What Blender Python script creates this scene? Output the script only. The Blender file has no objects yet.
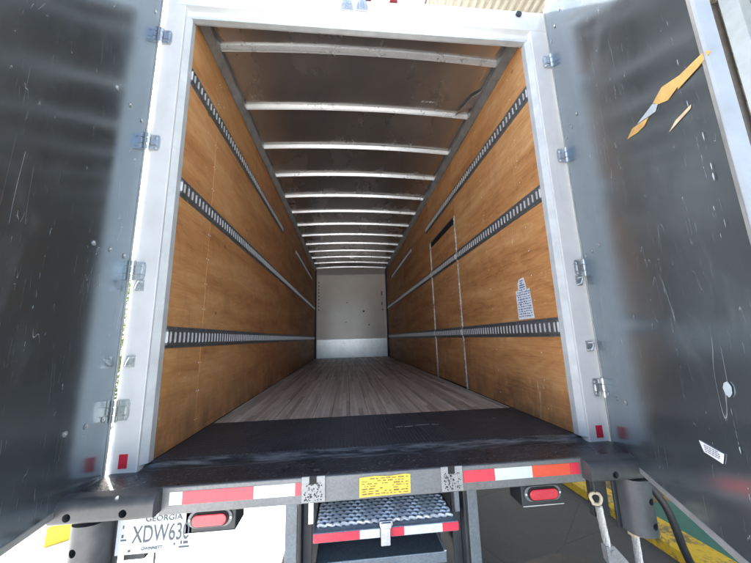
import bpy, math, random
from mathutils import Matrix, Vector
random.seed(7)
SC = bpy.context.scene
COL = SC.collection
R = math.radians

# ------------------------------------------------------------------ camera, sky, sun, exposure
F_PX, YAW, PITCH, ROLL = 301.03, .098653, .184231, -.028278
CAM = Vector((-.17333, -1.80493, .61953))
def cam_axes():
    cy, sy, cp, sp = math.cos(YAW), math.sin(YAW), math.cos(PITCH), math.sin(PITCH)
    f = Vector((sy*cp, cy*cp, sp)); r = Vector((cy, -sy, 0)); u = r.cross(f)
    c, s = math.cos(ROLL), math.sin(ROLL)
    return c*r + s*u, -s*r + c*u, f
cr, cu, cf = cam_axes()
cd = bpy.data.cameras.new('camera'); cam = bpy.data.objects.new('camera', cd); COL.objects.link(cam)
cam.matrix_world = Matrix(((cr.x, cu.x, -cf.x, CAM.x), (cr.y, cu.y, -cf.y, CAM.y), (cr.z, cu.z, -cf.z, CAM.z), (0, 0, 0, 1)))
cd.sensor_width = 36; cd.lens = 36*F_PX/751; cd.clip_start = .02; cd.clip_end = 2000
SC.camera = cam

SUN_TO = Vector((-.85, 1.0, 1.25)).normalized()
elev = math.asin(SUN_TO.z); azim = math.atan2(SUN_TO.x, SUN_TO.y)
w = bpy.data.worlds.new('World'); SC.world = w; w.use_nodes = True
nt = w.node_tree; nt.nodes.clear()
sky = nt.nodes.new('ShaderNodeTexSky'); sky.sky_type = 'NISHITA'; sky.sun_disc = False
sky.sun_elevation = elev; sky.sun_rotation = azim; sky.altitude = 100; sky.air_density = 1.0; sky.dust_density = 5.0; sky.ozone_density = 1.0
bg = nt.nodes.new('ShaderNodeBackground'); bg.inputs['Strength'].default_value = .15
wo = nt.nodes.new('ShaderNodeOutputWorld')
nt.links.new(sky.outputs[0], bg.inputs[0]); nt.links.new(bg.outputs[0], wo.inputs[0])
sl = bpy.data.lights.new('sun', 'SUN'); sl.energy = 5.0; sl.angle = R(.55); sl.color = (1, .965, .92)
so = bpy.data.objects.new('sun', sl); COL.objects.link(so)
so.rotation_euler = (-SUN_TO).to_track_quat('-Z', 'Y').to_euler(); so.location = (-8, 5, 14)
vs = SC.view_settings; vs.view_transform = 'Standard'; vs.look = 'None'; vs.gamma = 1; vs.use_curve_mapping = False
vs.exposure = 2.62
SC.cycles.max_bounces = 14; SC.cycles.diffuse_bounces = 9; SC.cycles.glossy_bounces = 6
SC.cycles.caustics_reflective = False; SC.cycles.caustics_refractive = False
SC.cycles.sample_clamp_indirect = 6

# ------------------------------------------------------------------ materials
class N:
    """small node-graph helper"""
    def __init__(s, name):
        s.m = bpy.data.materials.new(name); s.m.use_nodes = True
        s.t = s.m.node_tree; s.b = s.t.nodes['Principled BSDF']
        s.co = s.t.nodes.new('ShaderNodeTexCoord').outputs['Object']
        s.oi = s.t.nodes.new('ShaderNodeObjectInfo')
    def lk(s, a, b): s.t.links.new(a, b)
    def put(s, sock, v):
        if isinstance(v, bpy.types.NodeSocket): s.lk(v, sock)
        elif v is not None: sock.default_value = v
    def map(s, scale=(1, 1, 1), rot=(0, 0, 0), rnd=0., co=None):
        n = s.t.nodes.new('ShaderNodeMapping'); n.inputs['Scale'].default_value = scale; n.inputs['Rotation'].default_value = rot
        src = co or s.co
        if rnd:
            v = s.t.nodes.new('ShaderNodeVectorMath'); v.operation = 'ADD'
            c = s.t.nodes.new('ShaderNodeCombineXYZ')
            for i, k in enumerate((1., 1.7, 2.3)): s.lk(s.math('MULTIPLY', s.oi.outputs['Random'], rnd*k), c.inputs[i])
            s.lk(src, v.inputs[0]); s.lk(c.outputs[0], v.inputs[1]); src = v.outputs[0]
        s.lk(src, n.inputs['Vector']); return n.outputs[0]
    def noise(s, vec, scale=5., detail=5., rough=.55, dist=0., col=False):
        n = s.t.nodes.new('ShaderNodeTexNoise'); n.inputs['Scale'].default_value = scale; n.inputs['Detail'].default_value = detail
        n.inputs['Roughness'].default_value = rough; n.inputs['Distortion'].default_value = dist; s.lk(vec, n.inputs['Vector'])
        return n.outputs['Color' if col else 'Fac']
    def voro(s, vec, scale=5., feat='F1', out='Distance'):
        n = s.t.nodes.new('ShaderNodeTexVoronoi'); n.feature = feat; n.inputs['Scale'].default_value = scale; s.lk(vec, n.inputs['Vector']); return n.outputs[out]
    def wave(s, vec, scale=5., dist=2., dscale=1., detail=2.):
        n = s.t.nodes.new('ShaderNodeTexWave'); n.inputs['Scale'].default_value = scale; n.inputs['Distortion'].default_value = dist
        n.inputs['Detail Scale'].default_value = dscale; n.inputs['Detail'].default_value = detail; s.lk(vec, n.inputs['Vector']); return n.outputs['Fac']
    def math(s, op, a, b=0., c=0., clamp=False):
        n = s.t.nodes.new('ShaderNodeMath'); n.operation = op; n.use_clamp = clamp
        for i, v in enumerate((a, b, c)): s.put(n.inputs[i], v)
        return n.outputs[0]
    def rmp(s, fac, lo, hi, a=0., b=1.):
        n = s.t.nodes.new('ShaderNodeMapRange'); n.clamp = True
        for i, v in enumerate((fac, lo, hi, a, b)): s.put(n.inputs[i], v)
        return n.outputs[0]
    def mix(s, fac, a, b, mode='MIX'):
        n = s.t.nodes.new('ShaderNodeMix'); n.data_type = 'RGBA'; n.blend_type = mode
        s.put(n.inputs[0], fac)
        for i, v in ((6, a), (7, b)): s.put(n.inputs[i], (*v, 1) if isinstance(v, tuple) and len(v) == 3 else v)
        return n.outputs[2]
    def ramp(s, fac, stops):
        n = s.t.nodes.new('ShaderNodeValToRGB'); e = n.color_ramp.elements
        e[0].position, e[0].color = stops[0][0], (*stops[0][1], 1); e[1].position, e[1].color = stops[-1][0], (*stops[-1][1], 1)
        for p, c in stops[1:-1]: x = e.new(p); x.color = (*c, 1)
        s.put(n.inputs[0], fac); return n.outputs[0]
    def sep(s, vec):
        n = s.t.nodes.new('ShaderNodeSeparateXYZ'); s.lk(vec, n.inputs[0]); return n.outputs
    def bump(s, h, strength=.3, dist=.01, nrm=None):
        n = s.t.nodes.new('ShaderNodeBump'); n.inputs['Strength'].default_value = strength; n.inputs['Distance'].default_value = dist
        s.lk(h, n.inputs['Height'])
        if nrm: s.lk(nrm, n.inputs['Normal'])
        return n.outputs[0]
    def done(s, col=None, rough=None, metal=None, nrm=None, spec=None, coat=None):
        if isinstance(col, tuple) and len(col) == 3: col = (*col, 1)
        s.put(s.b.inputs['Base Color'], col); s.put(s.b.inputs['Roughness'], rough); s.put(s.b.inputs['Metallic'], metal)
        if nrm: s.lk(nrm, s.b.inputs['Normal'])
        if spec is not None: s.b.inputs['Specular IOR Level'].default_value = spec
        if coat is not None: s.b.inputs['Coat Weight'].default_value = coat; s.b.inputs['Coat Roughness'].default_value = .15
        return s.m

def plain(name, col, rough=.5, metal=0., var=.18, vscale=14., bump=0.):
    n = N(name); f = n.noise(n.map(rnd=7.), vscale, 6, .6)
    c = n.mix(n.rmp(f, .3, .7), tuple(x*(1-var) for x in col), tuple(min(1, x*(1+var)) for x in col))
    nr = n.bump(n.noise(n.map(rnd=3.), vscale*6, 4), bump, .004) if bump else None
    return n.done(c, n.rmp(f, .3, .7, rough*.85, min(1, rough*1.2)), metal, nr)

def scratch_mask(n, count=4, ax=(1, 1, 1)):
    """thin straight scuffs: narrow ridges of stretched noise, broken up by a second noise"""
    out = None
    for i in range(count):
        v = n.map((ax[0]*(1+.4*i), ax[1], ax[2]*(1+.3*i)), (.15+.7*i, .5*i-.4, .2*i), rnd=5.)
        vv = n.map((9, 9, .7), (.5*i-.6, .9*i-.4, 0), rnd=3.+i)
        f = n.noise(vv, .9+.35*i, 1.5, .4)
        ridge = n.rmp(n.math('ABSOLUTE', n.math('SUBTRACT', f, .52)), 0., .0022, 1., 0.)
        br = n.rmp(n.noise(v, 3.2+i, 3, .6), .54, .6)
        k = n.math('MULTIPLY', ridge, br)
        out = k if out is None else n.math('MAXIMUM', out, k)
    return out

M = {}
def plywood():
    n = N('plywood')
    v = n.map((1, .55, 3.2), rnd=11.)
    warp = n.noise(n.map((1, .8, 1.2), rnd=13.), 1.1, 3, .5)
    g = n.wave(n.map((1, .12, 1.), (0, 0, 0), rnd=11.), 3.4, 9., .9, 3.)
    g2 = n.noise(n.map((3, 1.3, 30), rnd=11.), 2.6, 8, .75)
    big = n.noise(v, 1.3, 5, .55, 1.2); sw = n.noise(n.map((1, .5, 1.6), (0.25, 0, 0), rnd=17.), 5.5, 6, .7, 2.2)
    f = n.math('ADD', n.math('MULTIPLY', big, .26), n.math('ADD', n.math('MULTIPLY', g, .10), n.math('ADD', n.math('MULTIPLY', g2, .34), n.math('MULTIPLY', sw, .30))))
    c = n.ramp(f, ((.36, (.29, .122, .045)), (.44, (.48, .225, .083)), (.52, (.58, .30, .118)), (.64, (.70, .43, .21))))
    # tint per sheet
    c = n.mix(n.rmp(n.oi.outputs['Random'], 0, 1, 0., .3), c, (.52, .235, .08))
    # dark water marks and knots
    st = n.rmp(n.noise(n.map((1, 1.2, .5), rnd=4.), 2.1, 6, .65, .8), .58, .8)
    c = n.mix(n.math('MULTIPLY', st, .5), c, (.20, .09, .036))
    kn = n.rmp(n.voro(n.map((1, 1., 1.6), rnd=9.), 2.4), .035, .06, 1., 0.)
    c = n.mix(n.math('MULTIPLY', kn, .6), c, (.10, .045, .02))
    # dirt grimed into the foot of the wall
    z = n.sep(n.co)[2]
    foot = n.math('MULTIPLY', n.rmp(z, .0, .42, 1., 0.), n.rmp(n.noise(n.map((1, 2.5, 1)), 3., 6, .7), .35, .65))
    c = n.mix(n.math('MULTIPLY', foot, .75), c, (.12, .085, .06))
    sc = scratch_mask(n, 3)
    c = n.mix(n.math('MULTIPLY', sc, .6), c, (.78, .66, .5))
    dots = n.rmp(n.voro(n.map((1, 3.2, 2.), rnd=2.), 3.1), .012, .02, 1., 0.)
    c = n.mix(n.math('MULTIPLY', dots, .7), c, (.8, .72, .6))
    return n.done(c, n.rmp(g2, .3, .7, .46, .62), 0, n.bump(f, .12, .004, n.bump(g2, .12, .002)), .42)
M['ply'] = plywood()

def liner(name, tint, seed):
    n = N(name)
    # n.co: x along the door, z up
    cloud = n.noise(n.map((1, 1, .8), rnd=seed), 1.5, 6, .62, .6)
    fine = n.noise(n.map((3, 1, 26), rnd=seed), 3.2, 5, .7)
    smudge = n.rmp(n.noise(n.map((1.6, 1, 1.0), (0, .5, 0), rnd=seed+2), 2.6, 8, .72, .9), .52, .75)
    c = n.mix(n.rmp(cloud, .3, .7), tuple(x*.82 for x in tint), tint)
    c = n.mix(n.math('MULTIPLY', smudge, .35), c, tuple(min(1, x*1.2) for x in tint))
    sc = scratch_mask(n, 5)
    # whitish rubbed specks, thicker along the free edge
    x = n.sep(n.co)[0]
    spk = n.rmp(n.noise(n.map((2.0, 1, .8), rnd=seed+1), 90, 4, .75), .67, .74)
    edge = n.rmp(x, 1.02, 1.22, .04, 1.)
    patch = n.rmp(n.noise(n.map((1, 1, 1), rnd=seed+3), 2.3, 4, .6), .5, .66)
    spk = n.math('MULTIPLY', spk, n.math('MULTIPLY', n.math('MAXIMUM', edge, .3), patch))
    mk = n.math('MAXIMUM', n.math('MULTIPLY', sc, .4), n.math('MULTIPLY', spk, .6))
    c = n.mix(mk, c, (.72, .76, .78))
    rg = n.math('ADD', n.rmp(cloud, .3, .7, .13, .23), n.math('ADD', n.math('MULTIPLY', smudge, .06), n.math('MULTIPLY', mk, .3)))
    wob = n.noise(n.map((.5, 1, 1.1), rnd=seed), 2.1, 2, .4)
    nr = n.bump(fine, .03, .002, n.bump(wob, .12, .02))
    met = n.math('SUBTRACT', .86, n.math('ADD', n.math('MULTIPLY', mk, .7), n.math('MULTIPLY', smudge, .12)))
    return n.done(c, rg, met, nr)
M['liner'] = liner('door_liner_metal', (.29, .355, .40), 6.)

def white_paint():
    n = N('white_paint'); f = n.noise(n.map(), 3.5, 7, .65)
    drip = n.noise(n.map((9, 9, .7)), 2.2, 5, .6)
    c = n.mix(n.rmp(f, .4, .75), (.68, .70, .71), (.58, .60, .615))
    c = n.mix(n.math('MULTIPLY', n.rmp(drip, .6, .76), .35), c, (.45, .42, .38))
    chip = n.rmp(n.noise(n.map(), 26, 5, .7), .69, .72)
    c = n.mix(n.math('MULTIPLY', chip, .8), c, (.30, .24, .2))
    return n.done(c, .38, 0, n.bump(f, .05, .004))
M['white'] = white_paint()
M['white_lip'] = plain('aged_white_trim', (.50, .535, .55), .45, .0, .12, 9)
M['alu'] = plain('dull_aluminium', (.62, .64, .64), .36, .75, .2, 7, .08)
M['alu_dark'] = plain('weathered_aluminium', (.42, .44, .45), .42, .8, .25, 9, .1)
M['railgrey'] = plain('grey_door_rail', (.30, .32, .325), .45, .3, .2, 9, .1); M['railpale'] = plain('pale_door_edge', (.22, .25, .275), .4, .1, .12, 8)
M['seal'] = plain('rubber_seal', (.03, .028, .026), .7, 0, .3, 12)

def galvanized(name, a, b, rough, metal, rust=0.):
    n = N(name); s = n.voro(n.map(rnd=3.), 130, out='Color'); g = n.sep(s)[0]
    f = n.noise(n.map(rnd=5.), 6, 6, .65)
    c = n.mix(n.math('ADD', n.math('MULTIPLY', g, .5), n.math('MULTIPLY', f, .5)), a, b)
    if rust: c = n.mix(n.math('MULTIPLY', n.rmp(n.noise(n.map(rnd=8.), 11, 7, .7), .5, .7), rust), c, (.11, .07, .045))
    return n.done(c, n.rmp(f, .3, .7, rough*.8, rough*1.25), metal, n.bump(f, .1, .004))
M['galv'] = galvanized('galvanized_steel', (.42, .44, .46), (.66, .68, .69), .34, .85)
M['bracket'] = galvanized('pitted_bracket_steel', (.22, .23, .235), (.34, .35, .355), .5, .3, .4)
M['bow'] = galvanized('roof_bow_steel', (.66, .69, .71), (.84, .86, .87), .3, .5)
M['zinc'] = galvanized('bare_zinc', (.62, .63, .64), (.78, .78, .77), .42, .35)
M['trackface'] = galvanized('worn_track_steel', (.12, .135, .147), (.26, .28, .295), .42, .6, .4)
M['bumper'] = galvanized('bumper_steel', (.125, .135, .14), (.185, .195, .20), .5, .35, .3)
M['leg'] = galvanized('liftgate_leg_steel', (.10, .125, .145), (.17, .20, .225), .5, .3, .25)
M['stepblue'] = galvanized('scuffed_blue_grey_steel', (.15, .19, .23), (.27, .32, .36), .4, .5, .15)
M['darksteel'] = plain('black_painted_steel', (.022, .027, .032), .5, .0, .35, 10, .15)
M['chain'] = galvanized('rusty_edge_trim', (.55, .53, .5), (.82, .8, .77), .4, .4, .9)

def roof_sheet():
    n = N('roof_sheet'); f = n.noise(n.map((1, .5, 1)), 2.4, 6, .6); sc = scratch_mask(n, 3, (1, .3, 1))
    c = n.mix(n.rmp(f, .3, .7), (.52, .505, .485), (.68, .665, .64))
    c = n.mix(n.math('MULTIPLY', sc, .6), c, (.7, .69, .66))
    return n.done(c, n.rmp(f, .3, .7, .2, .32), .9, n.bump(f, .14, .012))
M['roof'] = roof_sheet()

def frontwall():
    n = N('front_wall_panel'); f = n.noise(n.map(), 2.2, 7, .65); sp = n.noise(n.map(), 16, 5, .7)
    c = n.mix(n.rmp(f, .35, .7), (.88, .87, .84), (.80, .79, .76))
    c = n.mix(n.rmp(sp, .66, .72, 0, .8), c, (.12, .12, .115))
    return n.done(c, .2, 0, None, .9)
M['front'] = frontwall()
def kick():
    n = N('front_kick_metal'); f = n.noise(n.map((1, 1, 1)), 4, 7, .7); sp = n.noise(n.map((1, 1, 2)), 13, 6, .75)
    c = n.mix(n.rmp(f, .35, .7), (.78, .81, .83), (.62, .66, .69)); c = n.mix(n.rmp(sp, .58, .7, 0, .75), c, (.16, .19, .22))
    return n.done(c, .3, .7, n.bump(f, .1, .006))
M['kick'] = kick()

def plank():
    n = N('worn_floor_plank'); xyz = n.sep(n.co)
    strips = n.t.nodes.new('ShaderNodeTexWhiteNoise'); strips.noise_dimensions = '2D'
    cmb = n.t.nodes.new('ShaderNodeCombineXYZ')
    ix = n.math('FLOOR', n.math('MULTIPLY', n.math('ADD', xyz[0], n.math('MULTIPLY', n.oi.outputs['Random'], 31.)), 26.2))
    iy = n.math('FLOOR', n.math('ADD', n.math('MULTIPLY', xyz[1], .8), n.math('MULTIPLY', ix, .37)))
    n.lk(ix, cmb.inputs[0]); n.lk(iy, cmb.inputs[1]); n.lk(cmb.outputs[0], strips.inputs['Vector'])
    v = strips.outputs['Value']
    g = n.noise(n.map((30, 1.1, 1), rnd=9.), 3, 6, .7)
    c = n.ramp(n.math('ADD', n.math('MULTIPLY', v, .45), n.math('MULTIPLY', g, .6)), ((.2, (.25, .19, .135)), (.5, (.52, .43, .33)), (.8, (.72, .64, .53))))
    dirt = n.rmp(n.noise(n.map((2.2, .45, 1)), 1.6, 7, .65, .5), .42, .68)
    c = n.mix(n.math('MULTIPLY', dirt, .5), c, (.11, .09, .08))
    scuff = n.rmp(n.noise(n.map((14, .35, 1), (0, 0, .03)), 2.1, 4, .6), .62, .7)
    c = n.mix(n.math('MULTIPLY', scuff, .45), c, (.46, .41, .37))
    gap = n.rmp(n.math('ABSOLUTE', n.math('SUBTRACT', n.math('FRACT', n.math('MULTIPLY', n.math('ADD', xyz[0], n.math('MULTIPLY', n.oi.outputs['Random'], 31.)), 26.2)), .5)), .455, .49)
    c = n.mix(n.math('MULTIPLY', gap, .6), c, (.03, .024, .02))
    return n.done(c, n.rmp(g, .3, .7, .42, .6), 0, n.bump(g, .2, .004))
M['plank'] = plank()

def tread():
    n = N('black_tread_plate'); xyz = n.sep(n.co)
    k = math.pi/.022
    a = n.math('SINE', n.math('MULTIPLY', n.math('ADD', xyz[0], xyz[1]), k)); b = n.math('SINE', n.math('MULTIPLY', n.math('SUBTRACT', xyz[0], xyz[1]), k))
    h = n.rmp(n.math('MULTIPLY', a, b), .15, .75)
    f = n.noise(n.map(), 5, 7, .7)
    wear = n.math('MULTIPLY', h, n.rmp(f, .52, .72))
    c = n.mix(n.rmp(f, .3, .7), (.020, .025, .031), (.038, .046, .055))
    c = n.mix(n.math('MULTIPLY', h, .5), c, (.075, .085, .10))
    c = n.mix(n.math('MULTIPLY', wear, .7), c, (.22, .235, .25))
    sc = scratch_mask(n, 3, (1, 1, 1)); c = n.mix(n.math('MULTIPLY', sc, .5), c, (.4, .42, .44))
    return n.done(c, n.rmp(f, .3, .7, .34, .55), .25, n.bump(h, .9, .004))
M['tread'] = tread()
def grit():
    n = N('black_grit_plate'); f = n.noise(n.map(), 4, 6, .7); g = n.noise(n.map(), 60, 3, .7)
    c = n.mix(n.rmp(f, .3, .7), (.016, .019, .023), (.042, .047, .054)); c = n.mix(n.rmp(g, .58, .68, 0, .75), c, (.26, .28, .30))
    return n.done(c, n.rmp(f, .3, .7, .22, .4), .1, n.bump(g, .6, .006))
M['grit'] = grit()
def sill():
    n = N('worn_sill_steel'); f = n.noise(n.map((1.2, 9, 9)), 4, 7, .7)
    c = n.mix(n.rmp(f, .42, .66), (.03, .036, .042), (.24, .27, .30)); return n.done(c, .38, .6, n.bump(f, .2, .004))
M['sill'] = sill()

def rubber():
    n = N('rubber'); f = n.noise(n.map(rnd=6.), 7, 6, .65); d = n.noise(n.map(rnd=4.), 70, 3, .6)
    c = n.mix(n.rmp(f, .3, .72), (.03, .034, .038), (.085, .092, .098)); return n.done(c, n.rmp(f, .3, .7, .4, .6), 0, n.bump(d, .12, .003))
M['rubber'] = rubber()
M['black'] = plain('matt_black', (.012, .012, .013), .75)

def tape(name, col):
    n = N(name); s = n.voro(n.map(rnd=2.), 150); f = n.noise(n.map(rnd=5.), 18, 6, .7)
    c = n.mix(n.rmp(f, .35, .7), col, tuple(min(1, x*1.12+.01) for x in col))
    c = n.mix(n.rmp(f, .70, .73, 0, .7), c, (.72, .72, .7)); c = n.mix(n.rmp(f, .32, .25, 0, .5), c, (.2, .12, .1))
    return n.done(c, .28, 0, n.bump(s, .15, .002), .6)
M['red'] = tape('red_reflective_tape', (.55, .022, .05)); M['silver'] = tape('white_reflective_tape', (.50, .56, .58)); M['orange'] = tape('faded_red_tape', (.60, .065, .03))
M['yellow_label'] = plain('yellow_label', (.66, .48, .06), .5, 0, .15, 30)
M['ink'] = plain('dark_ink', (.03, .035, .045), .6); M['ink_grey'] = plain('grey_ink', (.06, .075, .09), .6, 0, .4, 60); M['ink_brown'] = plain('faded_label_ink', (.26, .17, .04), .6, 0, .4, 50)
M['plate'] = plain('license_plate_face', (.42, .47, .51), .4, .1, .1, 12); M['paper'] = plain('paper_notice', (.72, .77, .84), .6, 0, .08, 20); M['blueink'] = plain('blue_ink', (.14, .2, .33), .6, 0, .3, 40)
n = N('red_lens'); v = n.voro(n.map(), 240); M['lens'] = n.done((.50, .02, .04), .18, 0, n.bump(v, .3, .002), .5, .5)
M['lamp_dark'] = plain('dark_red_lens', (.20, .012, .02), .25)
M['masking'] = plain('torn_tan_tape', (.56, .36, .13), .55, 0, .2, 25, .2); M['tapeblue'] = plain('torn_pale_blue_tape', (.40, .48, .54), .5, 0, .15, 25, .2); M['tapepale'] = plain('torn_pale_tape', (.55, .47, .33), .55, 0, .2, 25)
M['chalk'] = plain('white_chalk', (.75, .75, .73), .8)

def shade_asphalt():
    n = N('shade_dark_asphalt'); f = n.noise(n.map(), .8, 8, .65); g = n.noise(n.map(), 60, 4, .7); cr_ = n.voro(n.map(), 1.1, 'DISTANCE_TO_EDGE')
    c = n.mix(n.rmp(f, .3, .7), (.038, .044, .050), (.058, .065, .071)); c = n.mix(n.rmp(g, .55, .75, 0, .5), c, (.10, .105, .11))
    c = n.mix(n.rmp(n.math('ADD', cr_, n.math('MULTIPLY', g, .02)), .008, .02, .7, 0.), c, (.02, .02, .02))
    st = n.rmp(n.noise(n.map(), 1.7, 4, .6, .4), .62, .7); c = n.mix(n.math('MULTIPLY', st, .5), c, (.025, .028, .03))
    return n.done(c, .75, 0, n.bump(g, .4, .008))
M['shade_asphalt'] = shade_asphalt()  # tone darkened for the shade under and beside the truck
def lot():
    n = N('pale_concrete'); f = n.noise(n.map(), .5, 8, .65); g = n.noise(n.map(), 40, 4, .7)
    c = n.mix(n.rmp(f, .3, .7), (.47, .465, .45), (.57, .565, .55)); c = n.mix(n.rmp(g, .6, .75, 0, .4), c, (.33, .32, .30))
    st = n.rmp(n.noise(n.map(), 1.2, 5, .6, .4), .6, .72); c = n.mix(n.math('MULTIPLY', st, .35), c, (.22, .21, .2))
    return n.done(c, .8, 0, n.bump(g, .25, .005))
M['lot'] = lot()
def worn(name, col, under, amt=.55):
    n = N(name); f = n.noise(n.map(), 3, 8, .7); g = n.noise(n.map(), 30, 5, .7)
    c = n.mix(n.rmp(g, .3, .7), col, tuple(x*.8 for x in col)); c = n.mix(n.rmp(n.math('ADD', n.math('MULTIPLY', f, .6), n.math('MULTIPLY', g, .4)), amt-.03, amt+.04), c, under)
    return n.done(c, .6, 0, n.bump(g, .3, .006))
M['yellow'] = worn('yellow_kerb_paint', (.62, .42, .025), (.16, .13, .06), .54); M['green'] = worn('green_floor_paint', (.012, .13, .105), (.02, .085, .075), .6)
M['dirt'] = worn('ochre_dirt', (.22, .15, .04), (.08, .06, .025), .5)
M['siding'] = plain('cream_siding', (.36, .34, .29), .55, 0, .1, 6, .1); M['soffit'] = plain('cream_ribbed_soffit', (.30, .28, .235), .5, 0, .1, 5)
M['bluepost'] = plain('pale_blue_painted_steel', (.36, .43, .50), .45, 0, .08, 8); M['downpipe'] = plain('grey_brown_downpipe', (.10, .09, .085), .5, 0, .3, 8)
M['concrete'] = plain('footing_concrete', (.36, .35, .33), .85, 0, .2, 9, .3)
n = N('leaf'); f = n.noise(n.map(), 3, 4); M['leaf'] = n.done(n.mix(n.rmp(f, .3, .7), (.045, .105, .02), (.11, .17, .035)), .5)
M['bark'] = plain('bark', (.10, .075, .05), .9, 0, .3, 12, .5)
M['rope'] = galvanized('wire_rope_steel', (.36, .37, .37), (.62, .62, .6), .42, .6, .2)
M['hose'] = plain('black_hose', (.02, .022, .025), .45)
M['whiteline'] = worn('white_line_paint', (.5, .5, .48), (.15, .15, .15), .5)
M['shadow_tone'] = plain('painted_shadow', (.018, .022, .03), .5)  # colour of the painted ground shadow

# ------------------------------------------------------------------ mesh helpers
class MB:
    def __init__(s): s.v = []; s.f = []; s.mi = []; s.sm = []
    def add(s, vs_, fs, mi=0, sm=False):
        o = len(s.v); s.v += [tuple(p) for p in vs_]
        for q in fs: s.f.append(tuple(i+o for i in q)); s.mi.append(mi); s.sm.append(sm)
        return s
    def box(s, x0, x1, y0, y1, z0, z1, mi=0):
        return s.add([(x, y, z) for z in (z0, z1) for y in (y0, y1) for x in (x0, x1)],
                     [(0, 2, 3, 1), (4, 5, 7, 6), (0, 1, 5, 4), (2, 6, 7, 3), (0, 4, 6, 2), (1, 3, 7, 5)], mi)
    def prism(s, pts, axis, a, b, mi=0, sm=False):
        """extrude a closed 2-D outline along axis x/y/z from a to b"""
        def P(u, v, t): return {'x': (t, u, v), 'y': (u, t, v), 'z': (u, v, t)}[axis]
        n_ = len(pts); V = [P(u, v, a) for u, v in pts] + [P(u, v, b) for u, v in pts]; o = len(s.v)
        s.v += V
        for i in range(n_):
            j = (i+1) % n_; s.f.append((o+i, o+j, o+n_+j, o+n_+i)); s.mi.append(mi); s.sm.append(sm)
        s.f += [tuple(o+i for i in range(n_))[::-1], tuple(o+n_+i for i in range(n_))]; s.mi += [mi, mi]; s.sm += [False, False]
        return s
    def cyl(s, c, axis, r, l, seg=14, mi=0, r2=None, sm=True):
        d = Vector(axis).normalized(); u = d.orthogonal().normalized(); w_ = d.cross(u); c = Vector(c); r2 = r if r2 is None else r2
        V = [c + r*(math.cos(2*math.pi*i/seg)*u + math.sin(2*math.pi*i/seg)*w_) for i in range(seg)]
        V += [c + d*l + r2*(math.cos(2*math.pi*i/seg)*u + math.sin(2*math.pi*i/seg)*w_) for i in range(seg)]
        o = len(s.v); s.v += [tuple(p) for p in V]
        for i in range(seg): s.f.append((o+i, o+(i+1) % seg, o+seg+(i+1) % seg, o+seg+i)); s.mi.append(mi); s.sm.append(sm)
        s.f += [tuple(o+i for i in range(seg))[::-1], tuple(o+seg+i for i in range(seg))]; s.mi += [mi, mi]; s.sm += [False]*2
        return s
    def tube(s, pts, r, seg=10, mi=0):
        pts = [Vector(p) for p in pts]; o = len(s.v); up = None
        for i, p in enumerate(pts):
            t = (pts[min(i+1, len(pts)-1)] - pts[max(i-1, 0)]).normalized()
            up = t.orthogonal().normalized() if up is None else (up - up.dot(t)*t).normalized()
            sd = t.cross(up); rr = r[i] if isinstance(r, (list, tuple)) else r
            s.v += [tuple(p + rr*(math.cos(2*math.pi*k/seg)*up + math.sin(2*math.pi*k/seg)*sd)) for k in range(seg)]
        for i in range(len(pts)-1):
            for k in range(seg):
                s.f.append((o+i*seg+k, o+i*seg+(k+1) % seg, o+(i+1)*seg+(k+1) % seg, o+(i+1)*seg+k)); s.mi.append(mi); s.sm.append(True)
        e = o+(len(pts)-1)*seg
        s.f += [tuple(o+k for k in range(seg))[::-1], tuple(e+k for k in range(seg))]; s.mi += [mi]*2; s.sm += [False]*2
        return s
    def mesh(s, name, mats):
        m = bpy.data.meshes.new(name); m.from_pydata(s.v, [], s.f); m.update()
        for k in (mats if isinstance(mats, (list, tuple)) else [mats]): m.materials.append(M[k])
        m.polygons.foreach_set('material_index', s.mi); m.polygons.foreach_set('use_smooth', s.sm)
        import bmesh
        b = bmesh.new(); b.from_mesh(m); bmesh.ops.recalc_face_normals(b, faces=b.faces); b.to_mesh(m); b.free()
        if any(s.sm): m.set_sharp_from_angle(angle=R(38))
        return m
    def build(s, name, mats, parent=None, bevel=0., seg=2, loc=None, **kw):
        o = bpy.data.objects.new(name, s.mesh(name, mats)); COL.objects.link(o); o.parent = parent
        if loc is not None: o.location = loc
        if bevel:
            md = o.modifiers.new('bevel', 'BEVEL'); md.width = bevel; md.segments = seg; md.limit_method = 'ANGLE'; md.angle_limit = R(40)
        for k, v in kw.items(): o[k] = v
        return o
def tag(o, label, cat, group=None):
    o['label'] = label; o['category'] = cat
    if group: o['group'] = group
    return o
def empty(name, loc=(0, 0, 0), parent=None):
    o = bpy.data.objects.new(name, None); COL.objects.link(o); o.location = loc; o.parent = parent; o.empty_display_size = .2; return o
def share(src, parent, loc=(0, 0, 0), rot=(0, 0, 0), name=None):
    c = src.copy(); COL.objects.link(c); c.parent = parent; c.location = loc; c.rotation_euler = rot
    if name: c.name = name
    return c
def box(name, mats, parent, x0, x1, y0, y1, z0, z1, bevel=0., **kw): return MB().box(x0, x1, y0, y1, z0, z1).build(name, mats, parent, bevel, **kw)
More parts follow.
